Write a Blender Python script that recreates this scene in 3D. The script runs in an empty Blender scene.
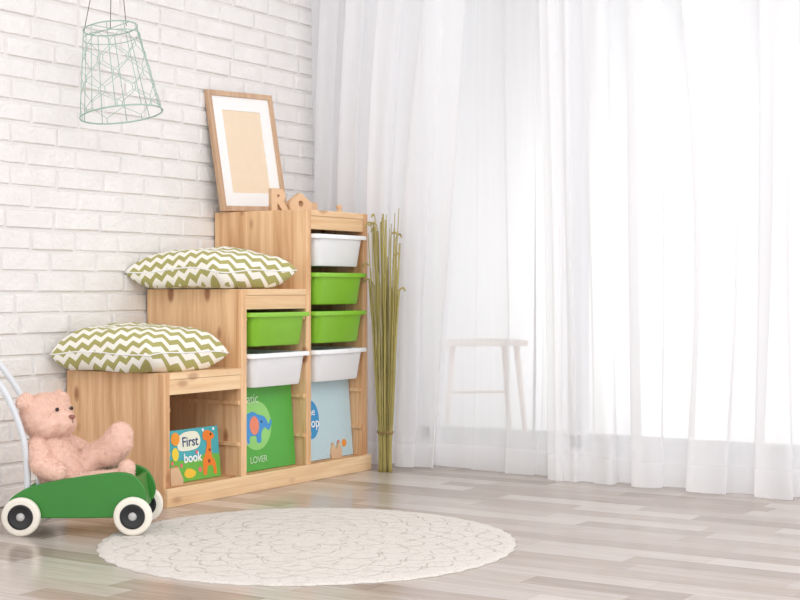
import bpy, bmesh, math, random
from mathutils import Vector, Matrix, Quaternion, noise
random.seed(7)
scene = bpy.context.scene
COL = scene.collection
rad = math.radians

# ------------------------------------------------------------ helpers
def s2l(c):
    return tuple(((v/255)/12.92 if v/255 <= 0.04045 else ((v/255+0.055)/1.055)**2.4) for v in c)

class NT:
    def __init__(s, m):
        s.t = m.node_tree; s.n = s.t.nodes; s.l = s.t.links
    def add(s, typ, **kw):
        n = s.n.new(typ)
        for k, v in kw.items():
            if k.startswith('i_'):
                key = k[2:]
                key = int(key) if key.isdigit() else key.replace('_', ' ')
                sock = n.inputs[key]
                if isinstance(v, bpy.types.NodeSocket): s.l.new(v, sock)
                else: sock.default_value = v
            else: setattr(n, k, v)
        return n
    def math(s, op, a, b=0.0, c=None):
        n = s.n.new('ShaderNodeMath'); n.operation = op
        for i, v in enumerate([a, b] + ([c] if c is not None else [])):
            if isinstance(v, bpy.types.NodeSocket): s.l.new(v, n.inputs[i])
            else: n.inputs[i].default_value = v
        return n.outputs[0]
    def mix(s, fac, a, b, mode='MIX'):
        n = s.n.new('ShaderNodeMix'); n.data_type = 'RGBA'; n.blend_type = mode
        for sock, v in ((n.inputs[0], fac), (n.inputs[6], a), (n.inputs[7], b)):
            if isinstance(v, bpy.types.NodeSocket): s.l.new(v, sock)
            elif isinstance(v, (int, float)): sock.default_value = v
            else: sock.default_value = (*v, 1)
        return n.outputs[2]
    def obj(s):
        return s.add('ShaderNodeTexCoord').outputs['Object']
    def mapping(s, vec, scale=(1,1,1), rot=(0,0,0), loc=(0,0,0)):
        n = s.n.new('ShaderNodeMapping'); s.l.new(vec, n.inputs['Vector'])
        n.inputs['Scale'].default_value = scale; n.inputs['Rotation'].default_value = rot; n.inputs['Location'].default_value = loc
        return n.outputs[0]

def base_mat(name):
    m = bpy.data.materials.new(name); m.use_nodes = True
    t = NT(m); b = t.n['Principled BSDF']
    return m, t, b

def mat(name, rgb, rough=0.5, var=0.06, scale=30, bump=0.0, metal=0.0, sheen=0.0, stretch=(1,1,1)):
    m, t, b = base_mat(name)
    c = s2l(rgb)
    nz = t.add('ShaderNodeTexNoise', i_Vector=t.mapping(t.obj(), stretch), i_Scale=scale, i_Detail=4.0)
    dark = tuple(v*(1-var*2) for v in c); light = tuple(min(1, v*(1+var)) for v in c)
    col = t.mix(nz.outputs[0], dark, light)
    t.l.new(col, b.inputs['Base Color'])
    b.inputs['Roughness'].default_value = rough; b.inputs['Metallic'].default_value = metal
    if sheen: b.inputs['Sheen Weight'].default_value = sheen
    if bump:
        bp = t.add('ShaderNodeBump', i_Strength=bump, i_Distance=0.003, i_Height=nz.outputs[0])
        t.l.new(bp.outputs[0], b.inputs['Normal'])
    return m

def link(o, parent=None):
    COL.objects.link(o)
    if parent: o.parent = parent
    return o

def mesh_obj(name, verts, faces, material=None, parent=None, smooth=False, loc=None, rot=None):
    me = bpy.data.meshes.new(name); me.from_pydata([tuple(v) for v in verts], [], faces); me.update()
    bm = bmesh.new(); bm.from_mesh(me); bmesh.ops.recalc_face_normals(bm, faces=bm.faces); bm.to_mesh(me); bm.free()
    if smooth:
        for p in me.polygons: p.use_smooth = True
    o = bpy.data.objects.new(name, me)
    if material:
        for mm in (material if isinstance(material, list) else [material]): me.materials.append(mm)
    link(o, parent)
    if loc: o.location = loc
    if rot: o.rotation_euler = rot
    return o

def bm_obj(name, bm, material=None, parent=None, smooth=False, loc=None, rot=None):
    me = bpy.data.meshes.new(name); bm.to_mesh(me); bm.free()
    if smooth:
        for p in me.polygons: p.use_smooth = True
    if material: me.materials.append(material)
    o = bpy.data.objects.new(name, me); link(o, parent)
    if loc: o.location = loc
    if rot: o.rotation_euler = rot
    return o

def add_box(bm, x0, x1, y0, y1, z0, z1, bev=0.002):
    r = bmesh.ops.create_cube(bm, size=1.0)
    vs = r['verts']
    bmesh.ops.scale(bm, vec=(x1-x0, y1-y0, z1-z0), verts=vs)
    bmesh.ops.translate(bm, vec=((x0+x1)/2, (y0+y1)/2, (z0+z1)/2), verts=vs)
    if bev:
        es = list({e for v in vs for e in v.link_edges})
        bmesh.ops.bevel(bm, geom=es, offset=bev, segments=2, affect='EDGES', profile=0.6)

def boxes(name, lst, material, parent=None, bev=0.002, loc=None, rot=None):
    bm = bmesh.new()
    for b in lst: add_box(bm, *b, bev=bev)
    return bm_obj(name, bm, material, parent, loc=loc, rot=rot)

def sweep(path, r, seg=8, closed=False, cap=True):
    P = [Vector(p) for p in path]; n = len(P)
    V, F = [], []
    prevn = None
    for i, p in enumerate(P):
        if closed: t = (P[(i+1) % n]-P[i-1])
        else: t = P[min(i+1, n-1)]-P[max(i-1, 0)]
        t.normalize()
        if prevn is None:
            a = Vector((0,0,1)) if abs(t.z) < 0.9 else Vector((1,0,0))
            nn = t.cross(a).normalized()
        else:
            nn = (prevn - t*prevn.dot(t)).normalized()
        prevn = nn; bb = t.cross(nn)
        rr = r[i] if isinstance(r, (list, tuple)) else r
        for k in range(seg):
            a = 2*math.pi*k/seg
            V.append(p+nn*math.cos(a)*rr+bb*math.sin(a)*rr)
    m = n if closed else n-1
    for i in range(m):
        for k in range(seg):
            a = i*seg+k; b = i*seg+(k+1) % seg
            c = ((i+1) % n)*seg+(k+1) % seg; d = ((i+1) % n)*seg+k
            F.append((a, b, c, d))
    if cap and not closed:
        F.append(tuple(range(seg))[::-1]); F.append(tuple((n-1)*seg+k for k in range(seg)))
    return V, F

def merge(parts):
    V, F = [], []
    for v, f in parts:
        o = len(V); V += v; F += [tuple(i+o for i in ff) for ff in f]
    return V, F

def lathe(profile, seg=32, axis='Z'):
    V, F = [], []
    n = len(profile)
    for k in range(seg):
        a = 2*math.pi*k/seg
        for (r, h) in profile:
            V.append((r*math.cos(a), r*math.sin(a), h) if axis == 'Z' else (r*math.cos(a), h, r*math.sin(a)))
    for k in range(seg):
        for i in range(n-1):
            F.append((k*n+i, ((k+1) % seg)*n+i, ((k+1) % seg)*n+i+1, k*n+i+1))
    return V, F

def catmull(pts, sub=8):
    P = [Vector(p) for p in pts]; out = []
    for i in range(len(P)-1):
        p0 = P[max(i-1, 0)]; p1 = P[i]; p2 = P[i+1]; p3 = P[min(i+2, len(P)-1)]
        for s in range(sub):
            t = s/sub
            out.append(0.5*((2*p1)+(-p0+p2)*t+(2*p0-5*p1+4*p2-p3)*t*t+(-p0+3*p1-3*p2+p3)*t**3))
    out.append(P[-1]); return out

def curve_to_obj(name, cu, material, parent):
    tmp = bpy.data.objects.new(name+'_tmp', cu); COL.objects.link(tmp)
    bpy.context.view_layer.update()
    dg = bpy.context.evaluated_depsgraph_get()
    me = bpy.data.meshes.new_from_object(tmp.evaluated_get(dg))
    bpy.data.objects.remove(tmp); me.name = name
    me.materials.clear(); me.materials.append(material)
    o = bpy.data.objects.new(name, me); link(o, parent)
    return o

def shape2d(name, loops, depth, material, parent=None, bevel=0.0, loc=None, rot=None):
    cu = bpy.data.curves.new(name+'_tmp', 'CURVE'); cu.dimensions = '2D'; cu.fill_mode = 'BOTH'
    cu.extrude = max(depth/2-bevel, 0.00001); cu.bevel_depth = bevel; cu.bevel_resolution = 2
    for lp in loops:
        sp = cu.splines.new('POLY'); sp.points.add(len(lp)-1)
        for i, p in enumerate(lp): sp.points[i].co = (p[0], p[1], 0, 1)
        sp.use_cyclic_u = True
    o = curve_to_obj(name, cu, material, parent)
    if loc: o.location = loc
    if rot: o.rotation_euler = rot
    return o

def text(name, body, size, material, parent, loc, rot=(rad(90),0,0), bold=0.0, depth=0.0002, bevel=0.0):
    cu = bpy.data.curves.new(name+'_tmp', 'FONT'); cu.body = body; cu.size = size; cu.extrude = depth
    cu.offset = bold; cu.bevel_depth = bevel
    o = curve_to_obj(name, cu, material, parent)
    o.location = loc; o.rotation_euler = rot
    return o

def circ(cx, cy, r, n=28, ry=None):
    ry = ry or r
    return [(cx+r*math.cos(2*math.pi*k/n), cy+ry*math.sin(2*math.pi*k/n)) for k in range(n)]

def smooth_loop(pts, sub=5):
    P = [Vector((p[0], p[1], 0)) for p in pts]; n = len(P); out = []
    for i in range(n):
        p0, p1, p2, p3 = P[i-1], P[i], P[(i+1) % n], P[(i+2) % n]
        for s in range(sub):
            t = s/sub
            q = 0.5*((2*p1)+(-p0+p2)*t+(2*p0-5*p1+4*p2-p3)*t*t+(-p0+3*p1-3*p2+p3)*t**3)
            out.append((q.x, q.y))
    return out

def empty(name, loc, rot=(0,0,0), label=None, category=None):
    e = bpy.data.objects.new(name, None); e.empty_display_size = 0.05
    COL.objects.link(e); e.location = loc; e.rotation_euler = rot
    if label: e['label'] = label
    if category: e['category'] = category
    return e

def tag(o, label, category, kind=None, group=None):
    o['label'] = label; o['category'] = category
    if kind: o['kind'] = kind
    if group: o['group'] = group

# ------------------------------------------------------------ materials
def brick_paint():
    m, t, b = base_mat('white_brick_paint')
    nz = t.add('ShaderNodeTexNoise', i_Vector=t.obj(), i_Scale=14.0, i_Detail=6.0)
    nf = t.add('ShaderNodeTexNoise', i_Vector=t.obj(), i_Scale=70.0, i_Detail=6.0)
    col = t.mix(nz.outputs[0], s2l((232,229,228)), s2l((249,247,246)))
    t.l.new(col, b.inputs['Base Color']); b.inputs['Roughness'].default_value = 0.6
    h = t.math('ADD', nz.outputs[0], t.math('MULTIPLY', nf.outputs[0], 0.7))
    bp = t.add('ShaderNodeBump', i_Strength=0.8, i_Distance=0.008, i_Height=h)
    t.l.new(bp.outputs[0], b.inputs['Normal'])
    return m

def floor_mat():
    m, t, b = base_mat('laminate_floor')
    sep = t.add('ShaderNodeSeparateXYZ', i_Vector=t.obj())
    cmb = t.add('ShaderNodeCombineXYZ', i_X=sep.outputs['Y'], i_Y=sep.outputs['X'])
    n = t.add('ShaderNodeTexBrick', i_Vector=cmb.outputs[0], i_Scale=1.0)
    n.inputs['Color1'].default_value = (0,0,0,1); n.inputs['Color2'].default_value = (1,1,1,1)
    n.inputs['Mortar'].default_value = (0.5,0.5,0.5,1)
    n.inputs['Mortar Size'].default_value = 0.0008; n.inputs['Brick Width'].default_value = 0.46
    n.inputs['Row Height'].default_value = 0.085; n.offset = 0.37; n.offset_frequency = 2; n.squash = 0.8; n.squash_frequency = 3
    b1 = n
    grain = t.add('ShaderNodeTexNoise', i_Vector=t.mapping(t.obj(), (40, 2.2, 1)), i_Scale=1.6, i_Detail=8.0, i_Roughness=0.65)
    blotch = t.add('ShaderNodeTexNoise', i_Vector=t.mapping(t.obj(), (5, 1.2, 1)), i_Scale=2.0, i_Detail=3.0)
    v = t.math('ADD', t.math('MULTIPLY', b1.outputs['Color'], 0.46), t.math('MULTIPLY', grain.outputs[0], 0.62))
    v = t.math('ADD', v, t.math('MULTIPLY', blotch.outputs[0], 0.3))
    r = t.add('ShaderNodeValToRGB', i_Fac=v)
    e = r.color_ramp.elements
    e[0].position = 0.3; e[0].color = (*s2l((138,121,109)), 1)
    e[1].position = 1.0; e[1].color = (*s2l((209,199,192)), 1)
    k = e.new(0.62); k.color = (*s2l((176,161,150)), 1)
    col = t.mix(t.math('MULTIPLY', b1.outputs['Fac'], 0.35), r.outputs[0], s2l((126,112,102)))
    t.l.new(col, b.inputs['Base Color'])
    b.inputs['Roughness'].default_value = 0.20
    bp = t.add('ShaderNodeBump', i_Strength=0.05, i_Distance=0.002, i_Height=grain.outputs[0])
    t.l.new(bp.outputs[0], b.inputs['Normal'])
    return m

def pine(name, along='Z', lo=(202,147,98), hi=(243,204,160), knots=0.85):
    m, t, b = base_mat(name)
    o = t.obj()
    sc = {'Z': (28, 28, 1.6), 'X': (1.6, 28, 28), 'Y': (28, 1.6, 28)}[along]
    nz = t.add('ShaderNodeTexNoise', i_Vector=t.mapping(o, sc), i_Scale=1.2, i_Detail=5.0, i_Distortion=0.7)
    fine = t.add('ShaderNodeTexNoise', i_Vector=t.mapping(o, tuple(v*5 for v in sc)), i_Scale=1.0, i_Detail=4.0)
    sc2 = {'Z': (13, 13, 0.01), 'X': (0.01, 13, 13), 'Y': (13, 0.01, 13)}[along]
    vor = t.add('ShaderNodeTexVoronoi', i_Vector=t.mapping(o, sc2), i_Scale=1.0)
    f = t.math('ADD', t.math('MULTIPLY', nz.outputs[0], 0.80), t.math('MULTIPLY', fine.outputs[0], 0.28))
    bw = t.add('ShaderNodeRGBToBW', i_Color=vor.outputs['Color'])
    f = t.math('ADD', f, t.math('MULTIPLY', bw.outputs[0], 0.25))
    r = t.add('ShaderNodeValToRGB', i_Fac=f)
    r.color_ramp.elements[0].position = 0.44; r.color_ramp.elements[0].color = (*s2l(lo), 1)
    r.color_ramp.elements[1].position = 0.82; r.color_ramp.elements[1].color = (*s2l(hi), 1)
    sk = {'Z': (13, 13, 6.0), 'X': (6.0, 13, 13), 'Y': (13, 6.0, 13)}[along]
    kn = t.add('ShaderNodeTexVoronoi', i_Vector=t.mapping(o, sk, loc=(0.37,0.2,0.6)), i_Scale=1.0)
    kf = t.add('ShaderNodeMapRange', i_Value=kn.outputs['Distance'])
    kf.inputs[1].default_value = 0.11; kf.inputs[2].default_value = 0.21; kf.inputs[3].default_value = knots; kf.inputs[4].default_value = 0.0
    col = t.mix(kf.outputs[0], r.outputs[0], s2l((154,94,58)))
    t.l.new(col, b.inputs['Base Color']); b.inputs['Roughness'].default_value = 0.45
    return m

def chevron():
    m, t, b = base_mat('chevron_cotton')
    sep = t.add('ShaderNodeSeparateXYZ', i_Vector=t.mapping(t.obj(), rot=(0, 0, rad(57.6))))
    tri = t.math('PINGPONG', t.math('ADD', sep.outputs['X'], 10.0), 0.0205)
    w = t.math('ADD', t.math('ADD', t.math('MULTIPLY', sep.outputs['Y'], 0.45), t.math('MULTIPLY', sep.outputs['Z'], 1.0)), t.math('MULTIPLY', tri, 0.85))
    w = t.math('MULTIPLY', w, 1/0.036)
    fr = t.math('FRACT', t.math('ADD', w, 50.0))
    ms = t.math('GREATER_THAN', fr, 0.49)
    nz = t.add('ShaderNodeTexNoise', i_Vector=t.obj(), i_Scale=400.0, i_Detail=2.0)
    g = t.mix(nz.outputs[0], s2l((162,157,90)), s2l((184,179,112)))
    col = t.mix(ms, g, s2l((247,244,235)))
    t.l.new(col, b.inputs['Base Color']); b.inputs['Roughness'].default_value = 0.85
    b.inputs['Sheen Weight'].default_value = 0.1
    bp = t.add('ShaderNodeBump', i_Strength=0.2, i_Distance=0.001, i_Height=nz.outputs[0])
    t.l.new(bp.outputs[0], b.inputs['Normal'])
    return m

def rug_mat():
    m, t, b = base_mat('lace_rug')
    o = t.obj()
    wn = t.add('ShaderNodeTexNoise', i_Vector=o, i_Scale=9.0, i_Detail=3.0)
    wv = t.add('ShaderNodeVectorMath', operation='SCALE'); t.l.new(wn.outputs['Color'], wv.inputs[0]); wv.inputs['Scale'].default_value = 0.018
    ov = t.add('ShaderNodeVectorMath', operation='ADD'); t.l.new(o, ov.inputs[0]); t.l.new(wv.outputs[0], ov.inputs[1])
    off = t.mapping(ov.outputs[0], loc=(-0.009, -0.009, 0))
    sep = t.add('ShaderNodeSeparateXYZ', i_Vector=off)
    x, y = sep.outputs['X'], sep.outputs['Y']
    r = t.math('SQRT', t.math('ADD', t.math('MULTIPLY', x, x), t.math('MULTIPLY', y, y)))
    th = t.math('ARCTAN2', y, x)
    def line(v, w):
        mr = t.add('ShaderNodeMapRange', i_Value=t.math('ABSOLUTE', v)); mr.inputs[1].default_value = w*0.5; mr.inputs[2].default_value = w
        mr.inputs[3].default_value = 1; mr.inputs[4].default_value = 0
        return mr.outputs[0]
    parts = []
    for (rc, amp, n) in ((0.06, 0.05, 3), (0.06, 0.085, 3), (0.15, 0.045, 6), (0.17, -0.045, 6), (0.25, 0.05, 8), (0.27, -0.045, 8), (0.25, 0.085, 8),
                         (0.36, 0.045, 11), (0.38, -0.04, 11), (0.45, 0.04, 14), (0.47, -0.04, 14)):
        s_ = t.math('ABSOLUTE', t.math('SINE', t.math('MULTIPLY', th, n/1.0)))
        parts.append(line(t.math('SUBTRACT', t.math('SUBTRACT', r, rc), t.math('MULTIPLY', s_, amp)), 0.0044))
    vor = t.add('ShaderNodeTexVoronoi', feature='DISTANCE_TO_EDGE', i_Vector=ov.outputs[0], i_Scale=30.0)
    parts.append(t.math('MULTIPLY', t.math('LESS_THAN', vor.outputs['Distance'], 0.05), 0.4))
    f = parts[0]
    for p in parts[1:]: f = t.math('MAXIMUM', f, p)
    nz = t.add('ShaderNodeTexNoise', i_Vector=o, i_Scale=34.0, i_Detail=4.0)
    brk = t.add('ShaderNodeMapRange', i_Value=nz.outputs[0]); brk.inputs[1].default_value = 0.33; brk.inputs[2].default_value = 0.6; brk.inputs[3].default_value = 0.2
    f = t.math('MULTIPLY', f, t.math('MULTIPLY', brk.outputs[0], 0.56))
    n2 = t.add('ShaderNodeTexNoise', i_Vector=o, i_Scale=220.0, i_Detail=3.0)
    base = t.mix(n2.outputs[0], s2l((206,199,192)), s2l((236,231,225)))
    col = t.mix(f, base, s2l((150,138,128)))
    t.l.new(col, b.inputs['Base Color']); b.inputs['Roughness'].default_value = 0.95
    h = t.math('SUBTRACT', t.math('MULTIPLY', n2.outputs[0], 0.7), f)
    bp = t.add('ShaderNodeBump', i_Strength=0.5, i_Distance=0.003, i_Height=h)
    t.l.new(bp.outputs[0], b.inputs['Normal'])
    return m

def sheer(name, trans, tint=(252,252,254)):
    m = bpy.data.materials.new(name); m.use_nodes = True
    t = NT(m); t.n.clear()
    out = t.add('ShaderNodeOutputMaterial')
    sep = t.add('ShaderNodeSeparateXYZ', i_Vector=t.obj())
    hem = t.math('LESS_THAN', sep.outputs['Z'], 0.09)
    weave = t.add('ShaderNodeTexNoise', i_Vector=t.mapping(t.obj(), (1, 9, 0.6)), i_Scale=2.0, i_Detail=3.0)
    tf = t.math('ADD', t.math('MULTIPLY', weave.outputs[0], 0.16), trans-0.08)
    tf = t.math('MULTIPLY', tf, t.math('SUBTRACT', 1.0, t.math('MULTIPLY', hem, 0.4)))
    lw = t.add('ShaderNodeLayerWeight', i_Blend=0.5)   # threads close up at grazing angles
    tf = t.math('MULTIPLY', tf, t.math('SUBTRACT', 1.0, t.math('MULTIPLY', lw.outputs['Facing'], 0.7)))
    c = (*s2l(tint), 1)
    d = t.add('ShaderNodeBsdfDiffuse'); d.inputs[0].default_value = c
    tl = t.add('ShaderNodeBsdfTranslucent'); tl.inputs[0].default_value = c
    tp = t.add('ShaderNodeBsdfTransparent')
    m1 = t.add('ShaderNodeMixShader'); m1.inputs[0].default_value = 0.45
    t.l.new(d.outputs[0], m1.inputs[1]); t.l.new(tl.outputs[0], m1.inputs[2])
    m2 = t.add('ShaderNodeMixShader'); t.l.new(tf, m2.inputs[0])
    t.l.new(m1.outputs[0], m2.inputs[1]); t.l.new(tp.outputs[0], m2.inputs[2])
    t.l.new(m2.outputs[0], out.inputs[0])
    return m

M_brick = brick_paint(); M_floor = floor_mat()
M_mortar = mat('painted_mortar', (233,230,228), 0.8, 0.02, 60)
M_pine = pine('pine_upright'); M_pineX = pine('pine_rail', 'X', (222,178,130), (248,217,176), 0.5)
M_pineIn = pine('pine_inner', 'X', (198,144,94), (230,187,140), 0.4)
M_oak = pine('frame_oak', 'Z', (186,148,116), (214,182,152), 0)
M_chev = chevron(); M_rug = rug_mat()
M_green = mat('green_plastic', (138,198,52), 0.35, 0.03)
M_white = mat('white_plastic', (246,247,250), 0.35, 0.01)
M_wagon = mat('green_paint', (50,130,46), 0.35, 0.05, 8)
M_cream = mat('cream_rubber', (240,234,222), 0.6, 0.02)
M_black = mat('black_plastic', (28,28,30), 0.4, 0.05)
M_steel = mat('painted_steel', (218,222,228), 0.35, 0.02)
M_fur = mat('teddy_plush', (242,206,188), 0.95, 0.07, 70, 0.3, sheen=0.3)
M_nose = mat('brown_nose', (150,98,84), 0.6)
M_eye = mat('dark_eye', (54,40,36), 0.3)
M_wire = mat('mint_wire', (166,194,180), 0.45, 0.05)
M_cord = mat('grey_cord', (140,132,125), 0.8, 0.1)
M_paper = mat('white_card', (248,248,248), 0.8, 0.01)
M_beige = mat('beige_print', (240,220,194), 0.8, 0.02)
M_wall = mat('white_plaster', (246,246,248), 0.8, 0.01, bump=0.05)
M_trim = mat('white_trim', (236,238,241), 0.5, 0.01)
M_beech = mat('beech_wood', (228,190,152), 0.5, 0.08, 12, stretch=(1,1,6))
M_reed = mat('dried_reed', (184,170,104), 0.8, 0.25, 25, stretch=(1,1,0.3))
M_twine = mat('twine', (160,134,92), 0.9, 0.2, 200)

# ------------------------------------------------------------ room shell
WX = 4.62; WY = 3.262
def make_brick_wall():
    V, F, MI = [], [], []
    x0, x1, H = -0.2, WX, 2.6
    rh, bw, mo = 0.0635, 0.192, 0.0085
    B = WY+0.0058
    V += [(x0, B, 0), (x1, B, 0), (x1, B, H), (x0, B, H),
          (x0, WY+0.12, 0), (x1, WY+0.12, 0), (x1, WY+0.12, H), (x0, WY+0.12, H)]
    F += [(0,1,2,3), (4,5,6,7), (0,1,5,4), (3,2,6,7), (0,3,7,4), (1,2,6,5)]; MI += [1]*6
    row = 0; z = 0.0
    rnd = random.Random(3)
    while z < H:
        z1 = min(z+rh-mo, H)
        x = x0-(bw/2 if row % 2 else 0) + rnd.uniform(-.012, .012)
        while x < x1:
            bl = bw*rnd.uniform(0.94, 1.06)
            a = max(x, x0)+mo/2; b = min(x+bl, x1)-mo/2
            x += bl
            if b-a < 0.01: continue
            d = rnd.uniform(-0.0025, 0.0015); c = 0.0032
            j = lambda: rnd.uniform(-0.0014, 0.0014)
            tl = rnd.uniform(-0.0015, 0.0015)
            o = len(V)
            V += [(a, B, z), (b, B, z), (b, B, z1), (a, B, z1)]
            V += [(a+c+j(), WY-.002+d+tl, z+c+j()), (b-c+j(), WY-.002+d-tl, z+c+j()), (b-c+j(), WY-.002+d-tl, z1-c+j()), (a+c+j(), WY-.002+d+tl, z1-c+j())]
            F += [(o+4,o+5,o+6,o+7), (o,o+1,o+5,o+4), (o+1,o+2,o+6,o+5), (o+2,o+3,o+7,o+6), (o+3,o,o+4,o+7)]; MI += [0]*5
        z += rh; row += 1
    o = mesh_obj('wall_left', V, F, [M_brick, M_mortar])
    for p, mi in zip(o.data.polygons, MI): p.material_index = mi
    bv = o.modifiers.new('b', 'BEVEL'); bv.width = 0.0018; bv.segments = 2; bv.limit_method = 'ANGLE'; bv.angle_limit = rad(25)
    tag(o, 'white painted brick wall with raised running-bond bricks', 'wall', 'structure')
make_brick_wall()
f = boxes('floor', [(-0.2, WX+0.14, -0.8, WY+0.12, -0.06, 0)], M_floor, bev=0)
tag(f, 'pale grey-brown laminate floor in narrow strips', 'floor', 'structure')
c = boxes('ceiling', [(-0.2, WX+0.14, -0.8, WY+0.12, 2.6, 2.7)], M_wall, bev=0)
tag(c, 'plain white ceiling', 'ceiling', 'structure')
OY0, OY1, OZ0, OZ1 = -0.2, 2.86, 0.08, 2.35
w = boxes('wall_right', [(WX, WX+0.14, OY1, WY, 0, 2.6), (WX, WX+0.14, -0.8, OY0, 0, 2.6),
                         (WX, WX+0.14, OY0, OY1, OZ1, 2.6), (WX, WX+0.14, OY0, OY1, 0, OZ0)], M_wall, bev=0)
tag(w, 'white plaster wall around the large window behind sheer curtains', 'wall', 'structure')
fr = []
fx0, fx1 = WX+0.03, WX+0.09
fr += [(fx0, fx1, OY0, OY1, OZ0, OZ0+0.05), (fx0, fx1, OY0, OY1, OZ1-0.07, OZ1)]
for yy in (OY0, 0.6, 2.19, OY1-0.06): fr.append((fx0, fx1, yy, yy+0.06, OZ0, OZ1))
wn = boxes('window_1', fr, M_trim, bev=0.004)
tag(wn, 'tall white-framed floor-length window behind sheer curtains', 'window', 'structure')
tr = boxes('trim_1', [(WX-0.012, WX, -0.8, WY-0.004, 0, 0.06)], M_trim, bev=0.002)
tag(tr, 'low white skirting under the window', 'trim', 'structure')
M_terr = mat('terrace_concrete', (232,233,236), 0.8, 0.05, 5)
o = boxes('terrace_floor', [(WX+0.14, WX+1.25, -2.5, 6.0, -0.06, -0.005)], M_terr, bev=0)
tag(o, 'pale concrete terrace outside the window', 'terrace', 'structure')
M_st = mat('pale_pink_wood', (242,222,208), 0.6, 0.03)
st = empty('garden_stool', (5.40, 3.03, -0.005), (0,0,rad(-45)), 'pale wooden stool on the terrace outside the window', 'stool')
boxes('seat', [(-0.18, 0.18, -0.13, 0.13, 0.408, 0.432)], M_st, st, 0.006)
for sx in (-1, 1):
    for sy in (-1, 1):
        v, ff = sweep([(sx*0.14, sy*0.09, 0.412), (sx*0.175, sy*0.115, 0)], [0.013, 0.009], 10)
        mesh_obj('leg', v, ff, M_st, st, True)
v, ff = sweep([(-0.158, 0.105, 0.2), (0.158, 0.105, 0.2)], 0.006, 8); mesh_obj('stretcher', v, ff, M_st, st, True)

# ------------------------------------------------------------ curtains
def curtain(name, ybot0, ybot1, ytop0, ytop1, xf, ampf, wlf, ph0, material, label, seed=1):
    H0, H1 = 0.006, 2.42; NS, NZ = 560, 30
    ph = [ph0]
    for i in range(NS):
        s = ybot0+(ybot1-ybot0)*(i+.5)/NS
        ph.append(ph[-1]+abs(ybot1-ybot0)/NS*2*math.pi/wlf(s))
    V, F = [], []
    for k in range(NZ+1):
        z = H0+(H1-H0)*k/NZ; tz = k/NZ
        for i in range(NS+1):
            u = i/NS
            sb = ybot0+(ybot1-ybot0)*u; stp = ytop0+(ytop1-ytop0)*u
            y = sb+(stp-sb)*tz
            a = ampf(sb)*(1.0-0.1*tz); p = ph[i]
            wob = noise.noise(Vector((sb*3.2+seed*9, z*0.55, seed)))
            p2 = p+wob*2.4
            nx = noise.noise(Vector((sb*12+seed, z*0.5, 3+seed)))
            big = noise.noise(Vector((sb*2.6+seed*3, z*0.35, seed)))
            am = max(0.4, 0.9+0.8*noise.noise(Vector((sb*4.1+seed*5, z*0.3, 7))))
            x = xf(sb)+a*am*(math.sin(p2)+0.25*math.sin(2.3*p2+1.1))+nx*0.006+big*0.010
            y += 0.14*wlf(sb)*math.sin(2*p2)*am - a*0.3*nx
            zz = z
            if k == 0: zz = z+0.004*math.sin(sb*9+seed)
            V.append((x, min(y, WY-0.014), zz))
    n = NS+1
    for k in range(NZ):
        for i in range(NS): F.append((k*n+i, k*n+i+1, (k+1)*n+i+1, (k+1)*n+i))
    o = mesh_obj(name, V, F, material, smooth=True)
    tag(o, label, 'curtain')
    return o
def lerp(a, b, t): return a+(b-a)*max(0, min(1, t))
M_sh1 = sheer('sheer_dense', 0.26); M_sh2 = sheer('sheer_thin', 0.38)
curtain('curtain', 3.235, 2.66, 3.235, 2.46, lambda s: lerp(4.385, 4.47, (s-2.95)/0.28), lambda s: 0.025,
        lambda s: 0.13, 0.4, M_sh1, 'white sheer curtain gathered in soft folds beside the brick wall', seed=1)
curtain('curtain', 2.72, 2.135, 2.70, 2.10, lambda s: 4.465 if s > 2.6 else lerp(4.425, 4.465, (s-2.2)/0.4), lambda s: 0.013 if s > 2.24 else 0.012,
        lambda s: 0.24 if s > 2.28 else 0.07, 1.0, M_sh2, 'thin white sheer curtain hanging almost flat over the window', seed=2)
curtain('curtain', 2.175, 0.1, 2.225, 0.1, lambda s: 4.350, lambda s: 0.036 if s < 2.08 else 0.014,
        lambda s: (0.18+0.06*math.sin(s*5.3)) if s < 2.06 else 0.06, 0.2, M_sh1, 'wide white sheer curtain in soft folds glowing with daylight', seed=4)
rod = empty('curtain_rod', (4.40, 3.2, 2.44), (0,0,0), 'slim white curtain rod near the ceiling', 'curtain rod')
v, ff = sweep([(0, 0.02, 0), (0, -3.7, 0)], 0.012, 12); mesh_obj('rod', v, ff, M_trim, rod, True)
for yy in (-0.1, -1.7, -3.4):
    v, ff = sweep([(0, yy, 0.008), (0, yy, 0.16)], 0.008, 8); mesh_obj('bracket', v, ff, M_trim, rod, True)

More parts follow.
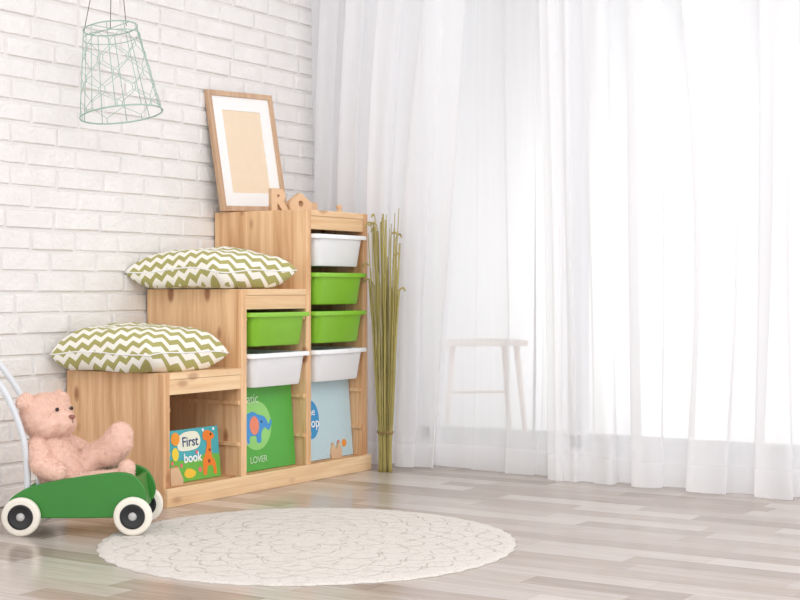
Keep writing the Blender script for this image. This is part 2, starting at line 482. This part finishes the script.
# ------------------------------------------------------------ storage unit
UX, UYF = 3.203, 2.856
D = 0.395
unit = empty('storage_shelf', (UX, UYF, 0), (0,0,0), 'stepped pine storage unit with green and white plastic bins', 'shelf')
PN = [(0, 0.028, 0.394), (0.363, 0.391, 0.643), (0.709, 0.737, 0.91), (1.051, 1.079, 0.91)]
LV = [0.815, 0.684, 0.553, 0.422, 0.291, 0.160]
for i, (a, b, h) in enumerate(PN):
    bm = bmesh.new(); add_box(bm, a, b, 0, D, 0, h, 0.003)
    for lv in LV:
        if i > 0 and lv < PN[i-1][2]-0.07: add_box(bm, a-0.009, a+0.001, 0.006, D-0.02, lv-0.012, lv, 0.001)
        if i < 3 and lv < h-0.07: add_box(bm, b-0.001, b+0.009, 0.006, D-0.02, lv-0.012, lv, 0.001)
    bm_obj('side_panel', bm, M_pine, unit)
for i in range(3):
    a = PN[i][1]; b = PN[i+1][0]
    h = [0.394, 0.643, 0.91][i]
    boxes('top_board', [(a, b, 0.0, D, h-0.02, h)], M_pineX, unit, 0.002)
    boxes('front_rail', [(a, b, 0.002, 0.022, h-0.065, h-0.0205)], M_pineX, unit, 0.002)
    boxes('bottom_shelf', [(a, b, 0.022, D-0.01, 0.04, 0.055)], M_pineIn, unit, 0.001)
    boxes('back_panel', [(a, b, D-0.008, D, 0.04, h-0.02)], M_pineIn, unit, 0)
boxes('plinth_rail', [(-0.001, 1.080, -0.016, -0.0005, 0.0, 0.055)], M_pineX, unit, 0.003)

def rrect(w, d, r, z, n=5, cx=0, cy=0):
    out = []
    for (sx, sy, a0) in ((1,1,0), (-1,1,90), (-1,-1,180), (1,-1,270)):
        for k in range(n+1):
            a = rad(a0+90*k/n)
            out.append((cx+sx*(w/2-r)+r*math.cos(a), cy+sy*(d/2-r)+r*math.sin(a), z))
    return out
def bin_mesh(name, w, d, h):
    loops = [rrect(w*0.80, d*0.88, 0.02, 0), rrect(w*0.82, d*0.90, 0.024, 0.004), rrect(w*0.885, d*0.955, 0.026, h-0.016),
             rrect(w*0.90, d*0.96, 0.026, h-0.014), rrect(w, d, 0.018, h-0.014), rrect(w, d, 0.018, h-0.003), rrect(w-0.004, d-0.004, 0.017, h),
             rrect(w*0.88, d*0.94, 0.024, h), rrect(w*0.87, d*0.935, 0.024, h-0.004), rrect(w*0.79, d*0.87, 0.018, 0.006)]
    n = len(loops[0]); V = [p for l in loops for p in l]; F = []
    for i in range(len(loops)-1):
        for k in range(n): F.append((i*n+k, i*n+(k+1) % n, (i+1)*n+(k+1) % n, (i+1)*n+k))
    F.append(tuple(range(n))); F.append(tuple((len(loops)-1)*n+k for k in range(n)))
    me = bpy.data.meshes.new(name); me.from_pydata(V, [], F); me.update()
    bm = bmesh.new(); bm.from_mesh(me); bmesh.ops.recalc_face_normals(bm, faces=bm.faces); bm.to_mesh(me); bm.free()
    return me
def add_bin(cx, w, rim, colour):
    me = bin_mesh('drawer', w, 0.385, 0.108)
    me.materials.append(M_green if colour == 'green' else M_white)
    for p in me.polygons: p.use_smooth = True
    o = bpy.data.objects.new('drawer', me); link(o, unit)
    o.location = (cx, 0.385/2-0.024, rim-0.108)
    o['label'] = colour+' plastic bin drawer'
    m = o.modifiers.new('e', 'EDGE_SPLIT'); m.split_angle = rad(40)
for cx, wd, lst in ((0.55, 0.312, [(0.5675, 'green'), (0.4365, 'white')]),
                   (0.894, 0.308, [(0.8295, 'white'), (0.6985, 'green'), (0.5675, 'green'), (0.4365, 'white')])):
    for rim, cl in lst: add_bin(cx, wd, rim, cl)

# ------------------------------------------------------------ cushions
def cushion(loc, rot, size, th, seed, label):
    N = 48; n = N+1
    def pt(i, j, s):
        u = -1+2*i/N; v = -1+2*j/N
        u = math.sin(u*math.pi/2)*0.6+u*0.4; v = math.sin(v*math.pi/2)*0.6+v*0.4
        pin = 0.06
        x = u*(1-pin*(1-v*v)*abs(u)**3); y = v*(1-pin*(1-u*u)*abs(v)**3)
        t = (max(0, (1-abs(u)**5.0))*max(0, (1-abs(v)**5.0)))**0.42
        t *= 1-0.14*(u*u+v*v)/2
        wr = noise.noise(Vector((u*1.6+seed, v*1.6, seed*3+s)))*0.18+noise.noise(Vector((u*5+seed, v*5, s)))*0.05
        t = t*(1+wr)
        z = s*t*th/2
        if s < 0: z = max(z, -th*0.36-0.006*abs(wr))
        z += 0.014*(noise.noise(Vector((u*1.1, v*1.1, seed+8))))*(abs(u)**3+abs(v)**3)
        return Vector((x*size/2, y*size/2, z))
    V, F = [], []
    for s in (1, -1):
        for i in range(n):
            for j in range(n): V.append(pt(i, j, s))
    for s in range(2):
        for i in range(N):
            for j in range(N):
                a = s*n*n+i*n+j
                q = (a, a+n, a+n+1, a+1)
                F.append(q if s == 0 else q[::-1])
    me = bpy.data.meshes.new('cushion'); me.from_pydata([tuple(v) for v in V], [], F); me.update()
    for p in me.polygons: p.use_smooth = True
    me.materials.append(M_chev)
    bm = bmesh.new(); bm.from_mesh(me); bmesh.ops.remove_doubles(bm, verts=bm.verts, dist=0.0004); bm.to_mesh(me); bm.free()
    me_o = bpy.data.objects.new('cushion', me); link(me_o)
    me_o.location = loc; me_o.rotation_euler = rot
    tag(me_o, label, 'cushion', group='chevron cushions on the shelf steps')
    path = []
    for i in range(N): path.append(pt(i, 0, 1))
    for j in range(N): path.append(pt(N, j, 1))
    for i in range(N, 0, -1): path.append(pt(i, N, 1))
    for j in range(N, 0, -1): path.append(pt(0, j, 1))
    v, ff = sweep(path, 0.0022, 6, closed=True)
    mesh_obj('seam', v, ff, M_paper, me_o, True)
    return me_o
cushion((3.322, 3.055, 0.395+0.0585), (0, 0, rad(3)), 0.384, 0.158, 2.3, 'green and white chevron cushion on the lowest shelf step')
cushion((3.658, 3.052, 0.644+0.0545), (0, 0, rad(-2)), 0.394, 0.146, 6.6, 'green and white chevron cushion on the middle shelf step')

# ------------------------------------------------------------ picture frame
fw, fh = 0.320, 0.428
lean = math.asin(0.066/fh)
pf = empty('picture_frame', (3.872, 3.178, 0.9125), (0, 0, 0), 'oak picture frame with white mat leaning on the brick wall', 'picture frame')
pf.rotation_euler = (Matrix.Rotation(rad(-7), 3, 'Z') @ Matrix.Rotation(-lean, 3, 'X') @ Matrix.Rotation(rad(-2.0), 3, 'Y')).to_euler()
b_ = 0.018
boxes('frame', [(0, b_, 0, 0.018, 0, fh), (fw-b_, fw, 0, 0.018, 0, fh), (b_, fw-b_, 0, 0.018, 0, b_), (b_, fw-b_, 0, 0.018, fh-b_, fh)], M_oak, pf, 0.0015)
mg = 0.066
boxes('mat_board', [(b_, mg, 0.008, 0.012, b_, fh-b_), (fw-mg, fw-b_, 0.008, 0.012, b_, fh-b_),
                    (mg, fw-mg, 0.008, 0.012, b_, mg), (mg, fw-mg, 0.008, 0.012, fh-mg, fh-b_)], M_paper, pf, 0)
boxes('print', [(mg-.004, fw-mg+.004, 0.012, 0.015, mg-.004, fh-mg+.004)], M_beige, pf, 0)

# ------------------------------------------------------------ blocks on top
ZT = 0.911
o = text('toy_letter', 'R', 0.100, M_beech, None, (3.925, 3.020, ZT+0.0015), (rad(90), 0, rad(-28)), bold=0.005, depth=0.012, bevel=0.0012)
tag(o, 'wooden letter R standing on the unit top', 'toy letter')
o = shape2d('toy_block', [[(0,0), (0.084,0), (0.084,0.03), (0.042,0.062), (0,0.03)], circ(0.042, 0.026, 0.012)], 0.03, M_beech, None, 0.0015, (3.985, 2.985, ZT), (rad(90), 0, rad(-20)))
tag(o, 'wooden house-shaped block with a small round window', 'toy block', group='wooden toy blocks on the unit top')
o = shape2d('toy_block', [[(0,0), (0.045,0), (0.045,0.034), (0,0.034)]], 0.03, M_beech, None, 0.0015, (4.085, 2.975, ZT), (rad(90), 0, rad(10)))
tag(o, 'small rectangular wooden block beside the house-shaped block', 'toy block', group='wooden toy blocks on the unit top')
v, ff = lathe([(0, 0), (0.012, 0.0), (0.013, 0.010), (0.006, 0.014), (0.009, 0.018), (0.012, 0.024), (0.009, 0.031), (0, 0.033)], 20)
o = mesh_obj('toy_peg', v, ff, M_beech, None, True, (4.225, 2.94, ZT)); tag(o, 'small round-headed wooden peg on the unit top', 'toy peg')

o = shape2d('toy_block', [[(0,0), (0.05,0), (0.05,0.016), (0.03,0.05), (0,0.05)]], 0.018, M_beech, None, 0.0015, (3.268, 2.892, 0.0555), (rad(90), 0, rad(-4)))
tag(o, 'cut-corner wooden block standing in front of a book', 'toy block', group='wooden toy blocks in the low compartment')
o = shape2d('toy_block', [[(0,0), (0.026,0), (0.026,0.022), (0,0.022)]], 0.016, M_beech, None, 0.0015, (3.238, 2.893, 0.0555), (rad(90), 0, rad(4)))
tag(o, 'small wooden cube standing in front of a book', 'toy block', group='wooden toy blocks in the low compartment')
o = shape2d('toy_block', [[(0,0), (0.055,0), (0.055,0.022), (0.045,0.05), (0.036,0.03), (0.02,0.03), (0.01,0.05), (0,0.022)]], 0.014, M_beech, None, 0.0015, (4.10, 2.889, 0.0555), (rad(90), 0, rad(-3)))
tag(o, 'cat-shaped wooden block standing in front of a book', 'toy block')

# ------------------------------------------------------------ books
def book(name, loc, w, h, t, cover_rgb, label, lean=8, rz=0):
    cm = mat(name+'_cover_'+str(int(w*1000)), cover_rgb, 0.4, 0.03)
    e = empty(name, loc, (rad(-lean), 0, rad(rz)), label, 'book')
    boxes('cover', [(0, w, 0, 0.002, 0, h), (0, w, t-0.002, t, 0, h), (0, 0.003, 0.0015, t-0.0015, 0, h)], cm, e, 0.0006)
    boxes('pages', [(0.0035, w-0.004, 0.0025, t-0.0025, 0.003, h-0.003)], M_paper, e, 0)
    return e
def deco(parent, loops, rgb, y=-0.0006, name='cover_picture'):
    m = mat('ink_%d_%d_%d' % rgb, rgb, 0.5, 0.02)
    return shape2d(name, loops, 0.0004, m, parent, 0, (0, y, 0), (rad(90), 0, 0))
I_white = mat('ink_white', (250,250,250), 0.5, 0.01)
I_navy = mat('ink_navy', (40,60,110), 0.5, 0.01)
I_cream = mat('ink_pale', (206,232,196), 0.5, 0.01)
# book 1
B = book('book', (3.292, 2.905, 0.0565), 0.232, 0.158, 0.014, (70,175,185), 'small teal book titled First book with a giraffe', 5)
deco(B, [[(0,0), (0.232,0), (0.232,0.070), (0.17,0.078), (0.1,0.06), (0,0.072)]], (110,185,70))
deco(B, [smooth_loop([(0.04,0.10), (0.045,0.136), (0.08,0.150), (0.13,0.147), (0.145,0.12), (0.13,0.098), (0.08,0.092)], 4)], (238,240,220), -0.0010)
deco(B, [circ(0.03, 0.132, 0.020)], (245,160,50), -0.0012)
deco(B, [circ(0.026, 0.086, 0.015, ry=0.020)], (245,215,60), -0.0010)
deco(B, [circ(0.024, 0.034, 0.015, ry=0.018)], (235,90,80), -0.0010)
deco(B, [smooth_loop([(0.06,0.022), (0.075,0.038), (0.1,0.034), (0.115,0.022), (0.1,0.010), (0.075,0.010)], 3)], (245,200,60), -0.0010)
for cx, cz in ((0.16,0.150), (0.21,0.150)): deco(B, [circ(cx, cz, 0.005)], (240,240,250), -0.0010)
for cx, cz, rr_ in ((0.135,0.03,0.008), (0.05,0.05,0.006), (0.125,0.085,0.006), (0.01,0.06,0.006)): deco(B, [circ(cx, cz, rr_)], (235,110,120), -0.0010)
gir = smooth_loop([(0.15,0.015), (0.152,0.06), (0.160,0.068), (0.175,0.11), (0.158,0.122), (0.16,0.142), (0.183,0.148), (0.21,0.132), (0.206,0.12), (0.195,0.115), (0.195,0.066), (0.208,0.05), (0.213,0.012), (0.2,0.012), (0.195,0.036), (0.172,0.036), (0.165,0.012)], 4)
deco(B, [gir], (240,130,40), -0.0012)
deco(B, [circ(0.18, 0.052, 0.006)], (150,70,30), -0.0016); deco(B, [circ(0.186, 0.086, 0.005)], (150,70,30), -0.0016)
deco(B, [circ(0.195, 0.134, 0.004)], (30,30,30), -0.0016)
text('title_text', 'First', 0.042, I_navy, B, (0.058, -0.0018, 0.106), bold=0.0005)
text('title_text', 'book', 0.040, I_white, B, (0.062, -0.0018, 0.057), bold=0.0008)
# book 2
B = book('book', (3.614, 2.890, 0.0565), 0.284, 0.268, 0.012, (88,176,70), 'tall green picture book with a blue elephant on the cover', 4.5)
deco(B, [circ(0.084, 0.145, 0.080)], (150,212,120))
ele = smooth_loop([(x-0.016, z) for x, z in [(0.035,0.095), (0.03,0.145), (0.05,0.18), (0.085,0.19), (0.11,0.18), (0.145,0.17), (0.165,0.145), (0.175,0.16), (0.182,0.15), (0.165,0.125), (0.145,0.135), (0.125,0.12), (0.12,0.09), (0.10,0.09), (0.095,0.11), (0.065,0.11), (0.06,0.09)]], 4)
deco(B, [ele], (70,150,215), -0.0010)
deco(B, [circ(0.074, 0.145, 0.024, ry=0.03)], (240,140,110), -0.0014)
deco(B, [circ(0.112, 0.155, 0.004)], (20,30,60), -0.0014)
text('title_text', 'Static', 0.044, I_cream, B, (0.006, -0.0018, 0.218))
text('title_text', 'LOVER', 0.030, I_cream, B, (0.040, -0.0018, 0.025))
# book 3
B = book('book', (3.952, 2.890, 0.0565), 0.288, 0.272, 0.012, (196,220,228), 'tall pale blue picture book with a round blue emblem', 4.5)
deco(B, [circ(0.048, 0.140, 0.0475 if False else 0.046, ry=0.066)], (60,150,205))
text('title_text', 'the', 0.038, I_white, B, (0.022, -0.0018, 0.155))
text('title_text', 'drop', 0.046, I_white, B, (0.003, -0.0018, 0.114), bold=0.0003)
deco(B, [circ(0.235, 0.045, 0.014)], (240,150,60)); deco(B, [circ(0.2, 0.05, 0.008)], (230,90,80))

# ------------------------------------------------------------ dried reeds
def reeds():
    e = empty('dried_reeds', (4.258, 2.766, 0.0), (0,0,0), 'tied bundle of tall straw-coloured dried reeds', 'dried plant')
    parts = []
    rnd = random.Random(11)
    for i in range(68):
        a = rnd.uniform(0, 2*math.pi); rb = 0.028*math.sqrt(rnd.random()); rt = rb/0.028*0.062+rnd.uniform(-.01,.012)
        H = rnd.uniform(0.62, 0.86) if i > 16 else rnd.uniform(0.84, 0.93)
        tw = rnd.uniform(-0.22, 0.22); aa = a
        pts = []
        for k in range(9):
            t = k/8
            rr = rb+(rt-rb)*(t**1.3) - 0.005*math.sin(math.pi*min(1, t*3))
            aa = a+tw*t
            z = H*t
            pts.append((math.cos(aa)*rr*0.70+rnd.uniform(-.0011,.0011), math.sin(aa)*rr+rnd.uniform(-.0011,.0011), z))
        if i % 6 == 0:
            p = Vector(pts[-1]); d = Vector((max(-0.5, min(0.2, math.cos(aa)*0.7)), math.sin(aa), 0))*rnd.uniform(0.7, 1.3)
            pts += [tuple(p+d*0.010+Vector((0,0,0.018))), tuple(p+d*0.022+Vector((0,0,0.022))), tuple(p+d*0.032+Vector((0,0,0.010)))]
        path = catmull(pts, 3); n = len(path)
        parts.append(sweep(path, [0.0028*(1-0.45*(k/n)) + (0.0017 if 0.78 < k/n < 0.97 and i % 3 == 0 else 0) for k in range(n)], 5))
    v, ff = merge(parts); o = mesh_obj('stems', v, ff, M_reed, e, True); o['kind'] = 'stuff'
    parts = []
    for z in (0.137, 0.142):
        parts.append(sweep([(0.023*math.cos(2*math.pi*k/24), 0.030*math.sin(2*math.pi*k/24), z+0.002*math.sin(k)) for k in range(24)], 0.002, 6, closed=True))
    v, ff = merge(parts); mesh_obj('twine_tie', v, ff, M_twine, e, True)
reeds()

# ------------------------------------------------------------ rug
def rug():
    V, F = [(0,0,0.0042)], []
    NR, NA = 26, 180
    for i in range(1, NR+1):
        for k in range(NA):
            a = 2*math.pi*k/NA
            R = 1+0.006*math.sin(a*45)+0.008*noise.noise(Vector((math.cos(a)*2, math.sin(a)*2, 0)))
            r = i/NR
            x = 0.525*R*r*math.cos(a); y = 0.555*R*r*math.sin(a)
            z = 0.0042+0.0007*noise.noise(Vector((x*9, y*9, 1)))
            if i == NR: z = 0.0028
            V.append((x, y, z))
    for k in range(NA): F.append((0, 1+k, 1+(k+1) % NA))
    for i in range(NR-1):
        for k in range(NA):
            a = 1+i*NA+k; b = 1+i*NA+(k+1) % NA
            F.append((a, a+NA, b+NA, b))
    o0 = len(V); base = 1+(NR-1)*NA
    for k in range(NA):
        x, y, z = V[base+k]; V.append((x*1.002, y*1.002, 0.0003))
    for k in range(NA): F.append((base+k, base+(k+1) % NA, o0+(k+1) % NA, o0+k))
    F.append(tuple(o0+k for k in range(NA)))
    o = mesh_obj('rug', V, F, M_rug, None, True, (2.973, 2.163, 0), (0, 0, rad(-57.6)))
    tag(o, 'round cream rug with a lacy crochet pattern on the floor', 'rug')
rug()

# ------------------------------------------------------------ wire basket
def basket():
    H = 0.262; RT, RB = 0.080, 0.122
    loc = Vector((3.185, 3.004, 1.162))
    q = Quaternion((0.844, 0.536, 0), rad(-8)) @ Quaternion((0.536, -0.844, 0), rad(-4))
    e = empty('hanging_wire_basket', loc, q.to_euler(), 'mint green wire mesh basket hanging upside down from cords', 'hanging basket')
    def P(a, z):
        t = z/H; r = RB+(RT-RB)*t
        return (r*math.cos(a), r*math.sin(a), z)
    parts = []
    for z, w in ((0, 0.0024), (H, 0.0020), (H*0.90, 0.0013)):
        parts.append(sweep([P(2*math.pi*k/48, z) for k in range(48)], w, 6, closed=True))
    N = 10; rows = 5; hh = H*0.90/rows
    for j in range(N):
        a = 2*math.pi*j/N
        parts.append(sweep([P(a, 0), P(a, H)], 0.0013, 5))
    M = 14
    for j in range(M):
        path = []
        for k in range(rows+1):
            sgn = 0.49 if (j+k) % 2 == 0 else -0.49
            a = 2*math.pi*(j+sgn)/M
            path.append(P(a, k*hh))
            if k < rows: path.append(P(a, k*hh+hh*0.35))
        dense = []
        for a_, b_2 in zip(path[:-1], path[1:]):
            va, vb = Vector(a_), Vector(b_2)
            for s in range(3):
                p = va.lerp(vb, s/3); rr = RB+(RT-RB)*p.z/H; l = math.hypot(p.x, p.y)
                dense.append((p.x*rr/l, p.y*rr/l, p.z))
        dense.append(path[-1])
        parts.append(sweep(dense, 0.0009, 5))
    for a in (0, rad(90)):
        parts.append(sweep([P(a, H), (0, 0, H), P(a+math.pi, H)], 0.0012, 5))
    v, ff = merge(parts); mesh_obj('wire_mesh', v, ff, M_wire, e, True)
    Mi = (Matrix.Translation(loc) @ q.to_matrix().to_4x4()).inverted()
    top = loc+Vector((-0.01, 0.02, 2.6-loc.z))
    knot = loc+Vector((-0.015, 0.02, H+0.42))
    for a, rr in ((rad(122), RT), (rad(80), 0.0), (rad(-58), RT*0.6)):
        p0 = Vector((rr*math.cos(a), rr*math.sin(a), H))
        v, ff = sweep([p0, Mi @ knot], 0.0013, 6); mesh_obj('hanger_wire', v, ff, M_cord, e, True)
    v, ff = sweep([Mi @ knot, Mi @ top], 0.0022, 8); mesh_obj('cord', v, ff, M_cord, e, True)
basket()

# ------------------------------------------------------------ toy wagon
wg = empty('toy_wagon', (2.792, 2.765, 0.004), (0, 0, rad(-55.6)), 'green toy wagon with cream wheels and a tall metal push handle', 'toy wagon')
prof = smooth_loop([(-0.178,0.072), (-0.172,0.094), (-0.13,0.120), (-0.06,0.138), (0.04,0.153), (0.105,0.159), (0.142,0.150), (0.164,0.124), (0.172,0.094), (0.162,0.066), (0.13,0.050), (0.0,0.046), (-0.12,0.048), (-0.16,0.055)], 6)
for yy in (-0.088, 0.088):
    shape2d('side_board', [prof], 0.014, M_wagon, wg, 0.003, (0, yy, 0), (rad(90), 0, 0))
boxes('tray_floor', [(-0.15, 0.152, -0.081, 0.081, 0.052, 0.062)], M_wagon, wg, 0.002)
boxes('end_board', [(-0.006, 0.006, -0.081, 0.081, 0.0, 0.086)], M_wagon, wg, 0.002, (0.158, 0, 0.058), (0, rad(-8), 0))
boxes('end_board', [(-0.006, 0.006, -0.081, 0.081, 0.0, 0.04)], M_wagon, wg, 0.002, (-0.155, 0, 0.058), (0, rad(-12), 0))
M_hub = mat('grey_hub', (190,190,188), 0.4)
for x in (-0.145, 0.142):
    v, ff = sweep([(x, -0.118, 0.050), (x, 0.118, 0.050)], 0.005, 10); mesh_obj('axle', v, ff, M_steel, wg, True)
    for s in (-1, 1):
        y = s*0.108
        v, ff = lathe([(0.029, -0.009), (0.044, -0.0105), (0.0485, -0.008), (0.050, -0.003), (0.050, 0.003), (0.0485, 0.008), (0.044, 0.0105), (0.029, 0.009)], 40, 'Y')
        wh = mesh_obj('wheel', v, ff, M_cream, wg, True, (x, y, 0.050)); wh['label'] = 'cream wheel with black hub'
        v, ff = lathe([(0, -0.009), (0.027, -0.009), (0.0325, -0.0115), (0.0325, 0.0115), (0.027, 0.009), (0, 0.009)], 40, 'Y')
        mesh_obj('hub_disc', v, ff, M_black, wh, True)
        v, ff = lathe([(0, -0.0135), (0.008, -0.013), (0.011, -0.009), (0.011, 0.009), (0.008, 0.013), (0, 0.0135)], 20, 'Y')
        mesh_obj('hub_cap', v, ff, M_hub, wh, True)
hp = [(-0.138, 0.072, 0.085), (-0.137, 0.072, 0.17), (-0.15, 0.072, 0.26), (-0.19, 0.070, 0.36), (-0.255, 0.068, 0.45), (-0.315, 0.062, 0.50), (-0.345, 0.040, 0.52)]
path = catmull([(x, -y, z) for x, y, z in hp]+[(x, y, z) for x, y, z in hp[::-1]], 6)
v, ff = sweep(path, 0.0085, 12); mesh_obj('push_handle', v, ff, M_steel, wg, True)

# ------------------------------------------------------------ teddy
def teddy():
    e = empty('teddy_bear', (2.792, 2.765, 0.004), (0, 0, rad(-55.6)), 'pale pink plush teddy bear sitting in the green wagon', 'teddy bear')
    fd = Vector((0.82, -0.54, 0.16)).normalized(); sd = Vector((0.54, 0.82, 0)).normalized()
    up = sd.cross(fd).normalized()
    if up.z < 0: up = -up
    hc = Vector((-0.102, 0.0, 0.298))
    sph = []
    def S(c, r): sph.append((Vector(c), r))
    def chain(a, b, r0, r1, n=8):
        a = Vector(a); b = Vector(b)
        for k in range(n+1):
            t = k/n; S(a.lerp(b, t), r0+(r1-r0)*t)
    chain((-0.050, 0, 0.126), (-0.076, 0, 0.180), 0.060, 0.060, 5)
    chain((-0.076, 0, 0.180), (-0.098, 0, 0.245), 0.058, 0.044, 5)
    S(hc, 0.065); S(hc+up*0.004+sd*0.016, 0.058); S(hc+up*0.004-sd*0.016, 0.058)
    S(hc+fd*0.030-up*0.012, 0.046)
    S(hc+fd*0.054-up*0.019, 0.034); S(hc+fd*0.062-up*0.018, 0.029)
    S(hc+fd*0.028+sd*0.030-up*0.022, 0.033); S(hc+fd*0.028-sd*0.030-up*0.022, 0.033)
    for s in (-1, 1):
        ec = hc+sd*s*0.060+up*0.043-fd*0.006
        for k in range(-3, 4):
            S(ec+sd*0.0045*k, 0.020 if abs(k) < 3 else 0.016)
        S(ec+up*0.008, 0.018)
    chain((-0.115, -0.048, 0.225), (-0.100, -0.076, 0.182), 0.027, 0.029)
    chain((-0.100, -0.076, 0.182), (-0.060, -0.076, 0.162), 0.029, 0.026)
    chain((-0.07, 0.05, 0.230), (-0.02, 0.070, 0.200), 0.026, 0.027)
    chain((-0.02, 0.070, 0.200), (0.010, 0.075, 0.185), 0.027, 0.024)
    chain((-0.03, -0.040, 0.118), (0.04, -0.048, 0.132), 0.034, 0.028)
    chain((0.04, -0.048, 0.132), (0.104, -0.050, 0.142), 0.028, 0.024)
    chain((0.112, -0.050, 0.140), (0.118, -0.050, 0.168), 0.025, 0.021, 5)
    chain((-0.03, 0.028, 0.130), (0.010, 0.028, 0.180), 0.042, 0.038)
    chain((0.010, 0.028, 0.180), (0.046, 0.022, 0.202), 0.038, 0.036)
    chain((0.056, 0.018, 0.200), (0.092, 0.006, 0.250), 0.038, 0.033, 7)
    chain((0.064, 0.016, 0.198), (0.088, 0.008, 0.228), 0.036, 0.036, 6)
    bm = bmesh.new()
    for c, r in sph:
        g = bmesh.ops.create_icosphere(bm, subdivisions=3, radius=r)
        bmesh.ops.translate(bm, vec=c, verts=g['verts'])
    me = bpy.data.meshes.new('t'); bm.to_mesh(me); bm.free()
    tmp = bpy.data.objects.new('t', me); COL.objects.link(tmp)
    r = tmp.modifiers.new('r', 'REMESH'); r.mode = 'VOXEL'; r.voxel_size = 0.0040; r.use_smooth_shade = True
    s = tmp.modifiers.new('s', 'SMOOTH'); s.factor = 0.7; s.iterations = 3
    bpy.context.view_layer.update()
    dg = bpy.context.evaluated_depsgraph_get()
    m2 = bpy.data.meshes.new_from_object(tmp.evaluated_get(dg))
    bpy.data.objects.remove(tmp)
    V = [v.co.copy() for v in m2.vertices]; Nn = [v.normal.copy() for v in m2.vertices]
    F = [tuple(p.vertices) for p in m2.polygons]
    V2 = [v+n*(0.0015*noise.noise(v*100)+0.0008*noise.noise(v*240)) for v, n in zip(V, Nn)]
    rnd = random.Random(5)
    for p in m2.polygons:
        for q in range(3):
            c = p.center+Vector((rnd.uniform(-1,1), rnd.uniform(-1,1), rnd.uniform(-1,1)))*0.002
            n = p.normal
            cl = Vector((noise.noise(c*95), noise.noise(c*95+Vector((9,0,0))), noise.noise(c*95+Vector((0,9,0)))))
            d = (n+cl*0.7+Vector((rnd.uniform(-1,1), rnd.uniform(-1,1), rnd.uniform(-1,1)-0.2))*0.6).normalized()
            tt = n.cross(Vector((rnd.uniform(-1,1), rnd.uniform(-1,1), rnd.uniform(-1,1)))).normalized()*0.0007
            L = rnd.uniform(0.0022, 0.0050)
            o = len(V2); V2 += [c-tt-n*0.001, c+tt-n*0.001, c+d*L]; F.append((o, o+1, o+2))
    me = bpy.data.meshes.new('plush_body'); me.from_pydata([tuple(v) for v in V2], [], F); me.update()
    for p in me.polygons: p.use_smooth = True
    me.materials.append(M_fur)
    link(bpy.data.objects.new('plush_body', me), e)
    def ball(name, c, r, m, sc=(1,1,1)):
        bm = bmesh.new(); bmesh.ops.create_uvsphere(bm, u_segments=20, v_segments=12, radius=r)
        bmesh.ops.scale(bm, vec=sc, verts=bm.verts)
        return bm_obj(name, bm, m, e, True, tuple(c))
    for s in (-1, 1):
        ball('eye', hc+fd*0.068+sd*s*0.026+up*0.014, 0.0054, M_eye)
    ball('nose', hc+fd*0.091+up*-0.010, 0.0086, M_nose, (1.1, 1, 0.75))
    q = hc+fd*0.0925
    v, ff = sweep([q+up*-0.016, q+up*-0.027], 0.0011, 6); mesh_obj('mouth', v, ff, M_nose, e, True)
    bpy.data.meshes.remove(m2)
teddy()

# ------------------------------------------------------------ light
w = bpy.data.worlds.new('World'); scene.world = w; w.use_nodes = True
t = NT(w); t.n.clear()
out = t.add('ShaderNodeOutputWorld'); bg = t.add('ShaderNodeBackground')
tc = t.add('ShaderNodeTexCoord')
def dirdot(v, zs=1.0):
    d = Vector(v).normalized()
    s = t.add('ShaderNodeVectorMath', operation='MULTIPLY'); t.l.new(tc.outputs['Generated'], s.inputs[0]); s.inputs[1].default_value = (1, 1, zs)
    nn = t.add('ShaderNodeVectorMath', operation='NORMALIZE'); t.l.new(s.outputs[0], nn.inputs[0])
    n = t.add('ShaderNodeVectorMath', operation='DOT_PRODUCT'); t.l.new(nn.outputs[0], n.inputs[0]); n.inputs[1].default_value = d
    return t.math('MAXIMUM', n.outputs['Value'], 0.0)
glow = t.math('POWER', dirdot((0.934, 0.356, 0.01), 0.9), 130.0)
back = t.math('POWER', dirdot((-0.8, -0.6, 0.1)), 0.7)
st_ = t.math('ADD', t.math('ADD', t.math('MULTIPLY', glow, 2.1), t.math('MULTIPLY', back, 1.3)), 0.54)
bg.inputs[0].default_value = (0.99, 0.992, 1.0, 1)
t.l.new(st_, bg.inputs[1]); t.l.new(bg.outputs[0], out.inputs[0])

L = bpy.data.lights.new('sun', 'SUN'); L.energy = 0.9; L.angle = rad(30); L.color = (1, 0.99, 0.98)
so = bpy.data.objects.new('sun', L); COL.objects.link(so)
so.rotation_euler = Vector((-0.70, 0.50, -0.42)).to_track_quat('-Z', 'Y').to_euler(); so.location = (8, 1, 5)
def area(name, loc, target, sx, sy, power, color=(1,1,1)):
    L = bpy.data.lights.new(name, 'AREA'); L.shape = 'RECTANGLE'; L.size = sx; L.size_y = sy; L.energy = power; L.color = color
    o = bpy.data.objects.new(name, L); COL.objects.link(o); o.location = loc
    o.rotation_euler = (Vector(target)-Vector(loc)).to_track_quat('-Z', 'Y').to_euler()
    return o
area('room_fill', (1.6, 0.3, 2.45), (3.8, 2.6, 0.6), 1.3, 1.3, 37, (1, 0.985, 0.97))  # added fill that brightens bricks and gathered curtain, no fixture modelled
area('floor_curtain_fill', (3.5, 0.75, 2.55), (3.6, 0.9, 0.0), 0.8, 0.8, 8, (1, 0.99, 0.98))  # extra fill added to whiten the right-hand floor and curtains, not a fitted lamp

scene.view_settings.view_transform = 'Standard'
scene.view_settings.look = 'None'
scene.view_settings.exposure = 0.0

cam = bpy.data.cameras.new('camera'); cam.lens = 65.0; cam.sensor_width = 36; cam.clip_start = 0.05
co = bpy.data.objects.new('camera', cam); COL.objects.link(co)
co.location = (0, 0, 0.64); co.rotation_euler = (rad(89.6), 0, rad(32.42-90))
scene.camera = co
